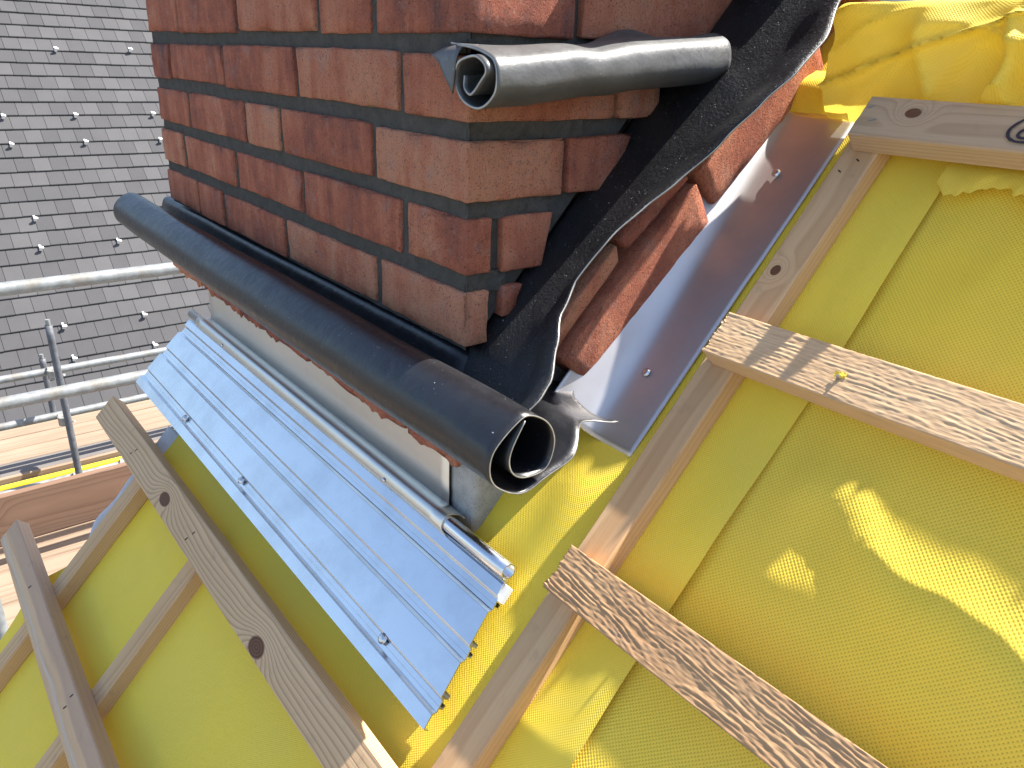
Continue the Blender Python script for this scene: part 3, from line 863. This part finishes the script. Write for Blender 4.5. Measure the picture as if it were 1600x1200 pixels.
# bright folded corner where the sheet leaves the joint at the arris
P0 = [(-0.060, 0.006, 0.2815), (-0.020, 0.004, 0.287), (0.020, -0.004, 0.287)]
P1 = [(-0.044, -0.010, 0.2775), (-0.012, -0.020, 0.2815), (0.022, -0.026, 0.2815)]
P2 = [(-0.012, -0.024, 0.2740), (0.004, -0.029, 0.262), (0.018, -0.0295, 0.248)]
G0 = [catmull(q, 6) for q in (P0, P1, P2)]
rows = [catmull([g[k] for g in G0], 6) for k in range(len(G0[0]))]
fo = sheet('folded_corner', rows, M['rolllead'], None, 0.0018)
fo.name = 'flashing_corner'
tag(fo, 'folded corner of black sheet lying over the chimney arris', 'flashing')

# ------------------------------------------------------------------ side tray with wavy free edge
XE = [(-0.075, .120), (-0.050, .128), (-0.017, .132), (0.007, .128), (0.043, .109), (0.075, .088), (.110, .079), (.164, .089), (.205, .099), (.248, .111), (.299, .131), (.340, .150), (.377, .164), (.425, .166), (.474, .152), (.53, .150), (.60, .150), (.70, .150)]
def xe(s):
    for (a, x0), (b_, x1) in zip(XE, XE[1:]):
        if a <= s <= b_: return x0 + (x1 - x0) * smooth(a, b_, s) * 0.5 + (x1 - x0) * 0.5 * (s - a) / (b_ - a)
    return XE[-1][1]
def tray():
    rows = []
    for s in lin(-0.070, 0.70, 150):
        row = []
        X = xe(s)
        lo = smooth(0.03, -0.07, s)
        for t in lin(0, 1, 26):
            x = -0.02 + (X + 0.02) * t
            o_ = -0.020 - 0.004 * math.sin(min(1, t / 0.8) * math.pi) + 0.020 * smooth(0.66, 1.0, t)
            o_ += 0.004 * nz(s * 9, t * 2, 0) * t + 0.010 * gauss(s, 0.055, 0.03) * smooth(0.4, 0.8, t) * 0.6
            o_ += -0.004 * math.sin(s * 30) * smooth(.6, 1, t)
            o_ -= lo * 0.020 * (1 - t)
            ss = s + 0.012 * lo * t
            row.append(W(x, ss, o_))
        rows.append(row)
    o = sheet('side_flashing', rows, M['tray'], None, 0.0018)
    o.data.materials.append(M['leadedge']); o.modifiers[0].material_offset_rim = 1
    return o
tag(tray(), 'black gritty sheet flashing with wavy edge running up the chimney side', 'flashing')

# ------------------------------------------------------------------ folded soaker between chimney and lath
sk = empty('metal_soaker', W(0.11, 0.0, -0.131), True)
prof = [(0.154, -0.1305), (0.13, -0.1305), (0.112, -0.1300), (0.100, -0.1265), (0.090, -0.118), (0.081, -0.104), (0.073, -0.089), (0.068, -0.075)]
P = catmull([(x, 0, o_) for x, o_ in prof], 4); rows = []
for s in lin(0.004, 0.450, 60):
    row = []
    for p in P:
        d = -0.0009 * smooth(0.232, 0.238, s); sh = -0.022 * smooth(0.126, 0.100, p.x) * s / 0.42; lw = 1 - 0.45 * s / 0.45
        row.append((p.x + sh - 0.11, s, (p.z + 0.1305) * lw + 0.0005 + d + 0.0006 * nz(p.x * 12, s * 7, 1)))
    rows.append(row)
sheet('sheet_metal', rows, M['soaker'], sk, 0.0009)
for x, s in ((0.1055, 0.362), (0.1115, 0.092)): screw(sk, (x - 0.11, s, 0.0022), (0.25 if False else 0, -0.1, 0.4), 0.95)
tag(sk, 'grey folded sheet metal soaker with two screws beside the chimney', 'soaker')

# ------------------------------------------------------------------ aluminium panel below the apron
T0 = -0.108
al = empty('aluminium_panel', W(-0.35, -0.24, T0 - 0.013), True)
def alp(x, s, o_): return Vector((x + 0.35, s + 0.24, o_ - T0 + 0.013))
top = [(-.3225, -.0070), (-.3222, 0), (-.3075, 0), (-.3068, -.0002), (-.3040, -.0038), (-.3033, -.0042), (-.2985, -.0042), (-.2983, -.0047), (-.2975, -.0047), (-.2973, -.0042), (-.2925, -.0042), (-.2918, -.0038), (-.2898, -.0004), (-.2890, 0)]
line = [top[0], top[1]]
for q in range(3):
    line += [(s + 0.0530 * q, h) for s, h in top[2:]]
line += [(-.1720, 0.0), (-.1690, -.0010), (-.1672, -.0060)]
def xl(s): return -0.842 + 0.10 * (s + 0.16) * -1.25 * 0 + (-0.14) * (s + 0.16) * -1 * 0.9
def xr(s): return 0.127 - 0.125 * (s + 0.16)
def extrude(name, pts, mat, th, parent, fl, fr, n=12):
    P = [Vector((0, s, h)) for s, h in pts]
    N = []
    for i in range(len(P)):
        d = (P[min(i + 1, len(P) - 1)] - P[max(i - 1, 0)]).normalized(); N.append(Vector((0, -d.z, d.y)))
    V = []; m_ = len(P)
    for k in range(n + 1):
        for lay in (0, 1):
            for p, nn in zip(P, N):
                q = p - nn * th * lay
                x = fl(p.y) + (fr(p.y) - fl(p.y)) * k / n
                V.append(alp(x, q.y, T0 + q.z))
    F = []
    st = 2 * m_
    for k in range(n):
        for i in range(m_ - 1):
            F.append((k * st + i, (k + 1) * st + i, (k + 1) * st + i + 1, k * st + i + 1))
            F.append((k * st + m_ + i, k * st + m_ + i + 1, (k + 1) * st + m_ + i + 1, (k + 1) * st + m_ + i))
        for i in (0, m_ - 1):
            F.append((k * st + i, k * st + m_ + i, (k + 1) * st + m_ + i, (k + 1) * st + i))
    for k in (0, n):
        for i in range(m_ - 1): F.append((k * st + i, k * st + i + 1, k * st + m_ + i + 1, k * st + m_ + i))
    return mk(name, V, F, mat, parent)
extrude('ribbed_plate', line, M['alu'], 0.0014, al, xl, xr)
for q in range(3):
    for s in (-.3000, -.2900):
        s += 0.053 * q
        extrude('foot_rib', [(s, -.005), (s + .0002, -.0125), (s + 0.004, -.0125)], M['alu'], 0.0012, al, xl, lambda t: xr(t) - 0.001)
V, F = tube_mesh(alp(-0.845, -0.1585, T0 + 0.0005), alp(0.126, -0.1585, T0 + 0.0005), 0.0088, 24, 0.0014, 8)
mk('hinge_tube', V, F, M['alu'], al, smooth=True)
extrude('lip', [(-.1690, -.0075), (-.160, -.0118), (-.151, -.0118)], M['alu'], 0.0012, al, xl, lambda t: xr(t) - 0.012)
V, F = gridbox([0, 1], [0, 1], [0, 1], lambda u, v, w, fl: alp(0.117 + 0.018 * u, -0.1875 + 0.017 * v, T0 - 0.0105 + 0.006 * w))
mk('end_cap', V, F, M['clip'], al)
for x, s in ((-0.618, -0.298), (-0.366, -0.2955), (0.036, -0.2945)): screw(al, alp(x, s, T0 - 0.0012), (0.1, 0, x * 9), 1.12)
tag(al, 'ribbed aluminium panel reflecting blue sky below the chimney apron', 'panel')

# plate standing on the chimney front and hooked over the panel's tube
up = empty('metal_upstand', W(-0.39, -0.142, -0.128), True)
def upp(x, s, o_): return Vector((x + 0.39, s + 0.142, o_ + 0.128))
def w2r(y, z): return (y * CA + z * SA, -y * SA + z * CA)
sec2 = [w2r(-0.0145, -0.100), w2r(-0.0145, -0.15), w2r(-0.0145, -0.182), w2r(-0.0155, -0.190)]
sec2 += [(-0.1435, -0.1225), (-0.1450, -0.1130), (-0.1490, -0.1020), (-0.1545, -0.0972), (-0.1605, -0.0968), (-0.1665, -0.1000), (-0.1692, -0.1055), (-0.1690, -0.1075)]
P = catmull([(0, s, o_) for s, o_ in sec2], 4)
rows = []
for x in lin(-0.79, 0.018, 40):
    rows.append([upp(x + 0.004 * smooth(8, 16, i) * (1 if x > 0 else 0), p.y + 0.0005 * nz(x * 8, i * .2, 0), p.z) for i, p in enumerate(P)])
# the upright part stops at the corner, the hook runs a little past it
for row in rows:
    for i in range(14):
        if row[i].x > 0.384: row[i].x = 0.384
sheet('folded_plate', rows, M['plate'], up, 0.0012)
for x in (-0.650, -0.100): screw(up, upp(x, -0.1668, -0.0985), (0.75, 0, 0), 0.62)
for x in (-0.745, -0.135): screw(up, upp(x, -0.1395, -0.1245), (0.6, 0, 0), 0.55)
tag(up, 'bright metal plate on the chimney foot hooked over the panel tube', 'plate')

# ------------------------------------------------------------------ crumpled membrane at the head of the slope
def crumple():
    rows = []
    for x in lin(0.120, 1.30, 210):
        row = []
        for v in lin(0, 1, 60):
            # v 0 hem behind the batten .. 0.62 crest .. 1 back down on the roof
            s = 0.440 + 0.125 * v
            o_ = -0.128 + (0.076 - 0.024 * smooth(0.40, 0.43, x)) * math.sin(min(1.0, v / 0.68) * math.pi / 2) ** 0.9
            if v > 0.68: o_ -= 0.05 * ((v - 0.68) / 0.32) ** 1.6
            amp = smooth(0.0, 0.15, v)
            # main standing fold and the slack on both sides of it
            wx = x + 0.020 * nz(x * 7, v * 3.0, 1.5)
            f = 0.030 * gauss(wx, 0.288 + 0.012 * v, 0.012) - 0.016 * gauss(wx, 0.250, 0.020) - 0.008 * gauss(wx, 0.19, 0.03)
            f += 0.022 * gauss(wx, 0.352 - 0.03 * v, 0.013) - 0.014 * gauss(wx, 0.320, 0.014)
            f += 0.013 * gauss(wx - 0.40 * (v - 0.4), 0.222, 0.007)
            rg = 1.0 - 2.0 * abs(nz(x * 7.5 + v * 1.2, v * 1.5 - x * 2, 4.0)); f += 0.016 * max(0.0, rg) ** 2.5
            rg = 1.0 - 2.5 * abs(nz(x * 15 - v * 2.5, v * 2.2, 9.0)); f += 0.005 * max(0.0, rg) ** 3
            if x > 0.38: f += 0.016 * nz(x * 16, v * 2.0, 4) * smooth(.38, .45, x)
            f += 0.002 * nz(x * 24, v * 4, 0)
            lip = 0.018 * gauss(v, 0.12, 0.08) * smooth(0.275, 0.30, x)
            d = f * amp + lip
            hx = 0.004 * nz(x * 20, v * 6, 7)
            low = 0.012 * smooth(0.36, 0.30, x) * 0 - 0.010 * smooth(0.40, 0.30, x) * 0
            row.append((x + hx, max(0.4415 + 0.004 * nz(x * 30, 0, 0), s - 0.75 * d), o_ + 0.66 * d + low))
        rows.append(row)
    o = sheet('crumpled_membrane', rows, M['membrane_thin'], None)
    o.rotation_euler = (A, 0, 0)
    return o
tag(crumple(), 'crumpled loose yellow membrane bunched above the top batten', 'membrane')
rows = []
for x in lin(0.055, 0.150, 24):
    rows.append([(x, 0.446 + 0.060 * t, -0.127 + 0.012 * math.sin(t * 3.0) + 0.002 * nz(x * 40, t * 3, 1)) for t in lin(0, 1, 12)])
o = sheet('membrane_strip', rows, M['membrane_fine']); o.rotation_euler = (A, 0, 0)
tag(o, 'shaded yellow membrane strip tucked in above the metal soaker', 'membrane')
# torn flap hanging out below the top batten
rows = []
for x in lin(0.278, 0.420, 44):
    ragged = 0.008 * nz(x * 120, 0, 0) + 0.010 * nz(x * 45, 3, 0) + 0.007 * math.sin(x * 90)
    rows.append([(x + 0.004 * nz(x * 50, t * 3, 1), 0.400 - (0.030 + ragged) * t, -0.1225 + 0.010 * math.sin(t * 2.4) * (0.7 + 0.5 * nz(x * 35, 0, 3)) - 0.004 * t) for t in lin(0, 1, 12)])
o = sheet('torn_flap', rows, M['membrane_thin']); o.rotation_euler = (A, 0, 0)
tag(o, 'torn membrane flap peeping out under the batten with marker scribble', 'membrane')
# small grey offcut lying on the bunched membrane
rows = [[(0.150 + 0.040 * u, 0.520 + 0.016 * v + 0.010 * u, -0.060 + 0.006 * math.sin(u * 3) + 0.006 * v) for v in lin(0, 1, 4)] for u in lin(0, 1, 8)]
o = sheet('sheet_offcut', rows, M['membrane_back'], None, 0.001); o.rotation_euler = (A, 0, 0)
tag(o, 'small pale grey offcut on the bunched yellow membrane', 'offcut')
# rolled sheet lying behind the bunched membrane
P = []
for i in range(60):
    t = i / 59; r = 0.028 - 0.010 * t; a = -0.6 + t * 8.8
    P.append((math.cos(a) * r, math.sin(a) * r))
rows = [[Vector((x, 0.64 + a + 0.004 * nz(x * 9, 0, 0), -0.108 + b_)) for a, b_ in P] for x in lin(0.20, 0.95, 40)]
o = sheet('sheet_roll', rows, M['lead'], None, 0.002); o.rotation_euler = (A, 0, 0)
tag(o, 'grey sheet roll lying behind the bunched yellow membrane', 'flashing')

# ------------------------------------------------------------------ neighbouring tiled roof
BN = math.radians(45)
DN = Vector((math.cos(BN), 0, -math.sin(BN))); NN = Vector((math.sin(BN), 0, math.cos(BN))); ON = -8.9729
def NP(u, y, h=0.0): return NN * (ON + h) + DN * u + Vector((0, y, 0))
def project(p):
    d = Vector(p) - CAM
    c = [sum(RW[r][k] * d[k] for k in range(3)) for r in range(3)]
    if c[2] <= 0: return None
    return (c[0] / c[2] * 1202 + 800, c[1] / c[2] * 1202 + 600)
nb = empty('neighbour_house', NP(-4, 1.5, -4))
nb.location = (-12.0, 1.5, -7.5)
NL = Vector(nb.location)
tag(nb, 'neighbouring house with grey tiled roof behind the scaffolding', 'house')
G, TW = 0.2282, 0.200
def tile_pts(u0, y0, w, sd):
    # tail edge at u0, head hidden under the next course
    V = []
    e = 0.006
    j = [rnd.uniform(-.0025, .0025) for _ in range(4)]
    lift = rnd.uniform(0, .004)
    for (du, h) in ((0.0, 0.0), (0.0, 0.022 + lift), (-0.006, 0.026 + lift), (-G - 0.03, 0.004)):
        for yy in (y0 + 0.0025, y0 + w - 0.0025):
            V.append(NP(u0 + du + j[0], yy, h) - NL)
    F = [(0, 1, 3, 2), (2, 3, 5, 4), (4, 5, 7, 6), (0, 2, 4, 6), (1, 7, 5, 3)]
    return V, F
rest_V, rest_F = [], []
count = 0
for r in range(-3, 36):
    u0 = -10.073 + G * r
    for k in range(-40, 45):
        y0 = (k + (0.5 if r % 2 else 0.0)) * TW + 0.03 + 0.01 * math.sin(r * 2.3)
        V, F = tile_pts(u0, y0, TW, 0)
        p = project(V[4] + NL)
        q = project(V[7] + NL)
        vis = p and q and -14 < p[0] < 262 + (p[1] if p[1] < 300 else (300 + 0.2 * (p[1] - 300))) * 0.12 and -20 < p[1] < 640
        if vis and count < 300:
            mk('tile', V, F, M['tile'], nb); count += 1
        else:
            b0 = len(rest_V); rest_V += V; rest_F += [tuple(i + b0 for i in f) for f in F]
tag(mk('tiles', rest_V, rest_F, M['tile'], nb), kind='stuff')
V, F = gridbox([0, 1], [0, 1], [0, 1], lambda u, v, w, fl: NP(-11.2 + 9.7 * u, -8 + 17.2 * v, -0.20 + 0.195 * w) - NL)
mk('roof_deck', V, F, M['dark'], nb)
# house body under the roof
xE = NP(-1.7, 0, -0.2).x; zE = NP(-1.7, 0, -0.2).z
V, F = gridbox([0, 1], [0, 1], [0, 1], lambda u, v, w, fl: Vector((-17.5 + (xE - 0.4 + 17.5) * u, -7.5 + 16 * v, -7.5 + (zE - 0.1 + 7.5) * w)) - NL)
mk('wall', V, F, M['render'], nb)
# white hooks on the tiles
def clip_mesh():
    V, F = [], []
    def bx(x0, x1, y0, y1, z0, z1):
        b0 = len(V)
        V.extend(box8(x0, x1, y0, y1, z0, z1))
        F.extend([tuple(b0 + i for i in f) for f in ((0, 2, 3, 1), (4, 5, 7, 6), (0, 1, 5, 4), (2, 6, 7, 3), (0, 4, 6, 2), (1, 3, 7, 5))])
    bx(-0.012, 0.012, -0.02, 0.05, 0.012, 0.026)      # strap lying on the tile
    bx(-0.020, 0.020, -0.052, -0.020, 0.012, 0.095)   # upright nose
    bx(0.020, 0.042, -0.050, -0.024, 0.055, 0.080)
    me = bpy.data.meshes.new('tile_clip'); me.from_pydata(V, [], F); me.materials.append(M['clip']); return me
CLIP = clip_mesh()
for u, y in ((-9.16, 1.85), (-9.2, 2.85), (-7.98, 0.95), (-7.99, 1.81), (-8.0, 2.83), (-7.52, 0.94), (-7.53, 1.82), (-7.53, 2.8), (-6.36, 0.94), (-5.91, 1.8), (-5.92, 0.9), (-4.79, 0.88), (-4.78, 1.8), (-4.34, 0.88), (-4.33, 1.8)):
    o = bpy.data.objects.new('tile_clip', CLIP); col.objects.link(o); o.parent = nb
    o.location = NP(u - 0.02, y, 0.015) - NL; o.scale = (0.82, 0.82, 0.82)
    # local y up the neighbour's slope, local z off its face
    o.rotation_euler = Matrix((( 0, -DN.x, NN.x), (1, 0, 0), (0, -DN.z, NN.z))).to_euler()

# ------------------------------------------------------------------ scaffolding
def tube(name, p0, p1, label, r=0.0242, mat='galv', wall=0.004, cat='scaffold tube', group=None, n=20):
    p0, p1 = Vector(p0), Vector(p1); mid = (p0 + p1) / 2
    V, F = tube_mesh(p0 - mid, p1 - mid, r, n, wall, 12)
    o = mk(name, V, F, M[mat], None, smooth=True); o.location = mid
    tag(o, label, cat, group); return o
def ray_at(px, py, dep):
    c = Vector(((px - 800) / 1202 * dep, (py - 600) / 1202 * dep, dep))
    return Vector([sum(RW[r][k] * c[r] for r in range(3)) for k in range(3)]) + CAM
tube('guard_rail', (-2.50, -2.6, -0.527), (-2.50, 2.8, -0.520), 'upper galvanised guard rail crossing in front of the tiled roof')
tube('guard_rail', (-2.50, -2.6, -0.945), (-2.50, 2.8, -0.935), 'lower galvanised guard rail just above the pale planks')
tube('guard_rail', (-4.72, -2.6, -1.655), (-4.72, 2.6, -1.655), 'thin far guard rail clamped to the bare scaffold posts')
tube('guard_rail', (-4.72, -2.6, -1.965), (-4.72, 2.6, -1.960), 'far rail low over the sunlit planks')
tube('scaffold_post', (-4.44, 0.135, -2.36), (-4.44, 0.135, -1.27), 'dark scaffold post standing between the rails', 0.0205, 'post')
tube('scaffold_post', (-5.78, 0.20, -2.45), (-5.78, 0.20, -1.93), 'short thin scaffold post behind the dark post', 0.022, 'post')
tube('scaffold_post', (-2.02, -0.455, -3.5), (-2.02, -0.455, -1.195), 'pale scaffold post stub beside the brown toe board')
tube('ledger_tube', (-4.535, -2.6, -2.335), (-4.535, 2.4, -2.325), 'grey ledger tube along the top of the brown toe board')
tube('ladder_beam', (-4.622, -2.6, -2.335), (-4.622, 2.4, -2.335), 'yellow beam lying in the gap beside the planks', 0.021, 'yellow', 0.004, 'beam')
def coupler(p, label, sc=1.0):
    root = empty('tube_coupler', p)
    V, F = tube_mesh((0, -0.028 * sc, 0), (0, 0.028 * sc, 0), 0.036 * sc, 14, 0.009 * sc); mk('saddle', V, F, M['rust'], root)
    V, F = tube_mesh((0.04 * sc, 0, -0.028 * sc), (0.04 * sc, 0, 0.028 * sc), 0.036 * sc, 14, 0.009 * sc); mk('clamp', V, F, M['rust'], root)
    V, F = tube_mesh((0.03 * sc, 0.02 * sc, -0.02), (0.09 * sc, 0.05 * sc, 0.0), 0.008 * sc, 6); mk('bolt', V, F, M['steel'], root)
    tag(root, label, 'coupler'); return root
def spigot(post, p0, p1):
    loc = Vector(post.location)
    V, F = tube_mesh(Vector(p0) - loc, Vector(p1) - loc, 0.013, 10); mk('spigot', V, F, M['galv'], post)
for o in [o for o in col.objects if o.name.startswith('scaffold_post')]:
    tp = max((o.location + v.co for v in o.data.vertices), key=lambda q: q.z).z
    spigot(o, (o.location.x, o.location.y, tp - 0.02), (o.location.x, o.location.y, tp + 0.035))
coupler((-4.70, 0.135, -1.655), 'steel coupler joining the dark post and thin rail')
coupler((-4.66, 0.135, -1.963), 'steel coupler on the dark post over the planks')
coupler((-4.50, 0.135, -2.32), 'coupler at the foot of the dark post on the ledger tube')
coupler((-4.535, -0.33, -2.33), 'lone coupler on the grey ledger tube')
coupler((-4.535, 0.42, -2.325), 'coupler on the ledger tube next to the pale batten end')

def board(p, L, Wd, H, label, mat='board', cat='plank', rot=(0, 0, math.pi / 2), group=None):
    root_loc = Vector(p); sd = rnd.uniform(0, 40)
    tx = ticks(L, 0.12, 0.004); ty = ticks(Wd, 0.05, 0.004); tz = ticks(H, 0.02, 0.004)
    def fn(u, v, w, fl):
        q = Vector(((u - .5) * L, (v - .5) * Wd, w * H)); 
        if abs(fl[0]) + abs(fl[1]) + abs(fl[2]) >= 2: q -= Vector(fl) * 0.002
        q.y += 0.003 * nz(q.x * 2 + sd, 0, 0); q.z += 0.004 * nz(q.x * 1.4, sd, 0)
        return q
    V, F = gridbox(tx, ty, tz, fn)
    o = mk('scaffold_board', V, F, M[mat]); o.location = root_loc; o.rotation_euler = rot
    tag(o, label, cat, group); return o
ZP = -2.30
for i, (x, lab, mt) in enumerate(((-5.410, 'sunlit scaffold plank farthest out under the tiled roof', 'board'), (-5.210, 'sunlit scaffold plank second in from the tiled roof', 'board'), (-5.010, 'sunlit scaffold plank touching the shade-grey plank', 'board'), (-4.812, 'scaffold plank with shade in its grey colour beside the dark gap', 'shadeboard'))):  # grey of the last plank stands in for a shadow across it
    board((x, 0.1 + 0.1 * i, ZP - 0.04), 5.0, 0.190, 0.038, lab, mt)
board((-4.690, 0.1, ZP - 0.035), 5.0, 0.032, 0.040, 'narrow pale lath along the edge of the shade-grey plank')
board((-4.60, 0.1, -2.46), 5.0, 0.20, 0.038, 'dark board added to darken the gap under the yellow beam', 'toeboard')  # added board, its dark brown stands in for the shade in the gap
board((-2.80, -0.1, -1.555), 4.6, 0.225, 0.034, 'brown scaffold toe board standing on edge', 'toeboard', 'plank', (math.pi / 2, 0, math.pi / 2))
for i, (x, lab) in enumerate(((-2.700, 'pale scaffold plank at the foot of the brown toe board'), (-2.470, 'pale scaffold plank nearest the membrane verge'), (-2.240, 'pale scaffold plank under the batten ends'))):
    board((x, -0.1, -1.706), 4.6, 0.226, 0.038, lab)
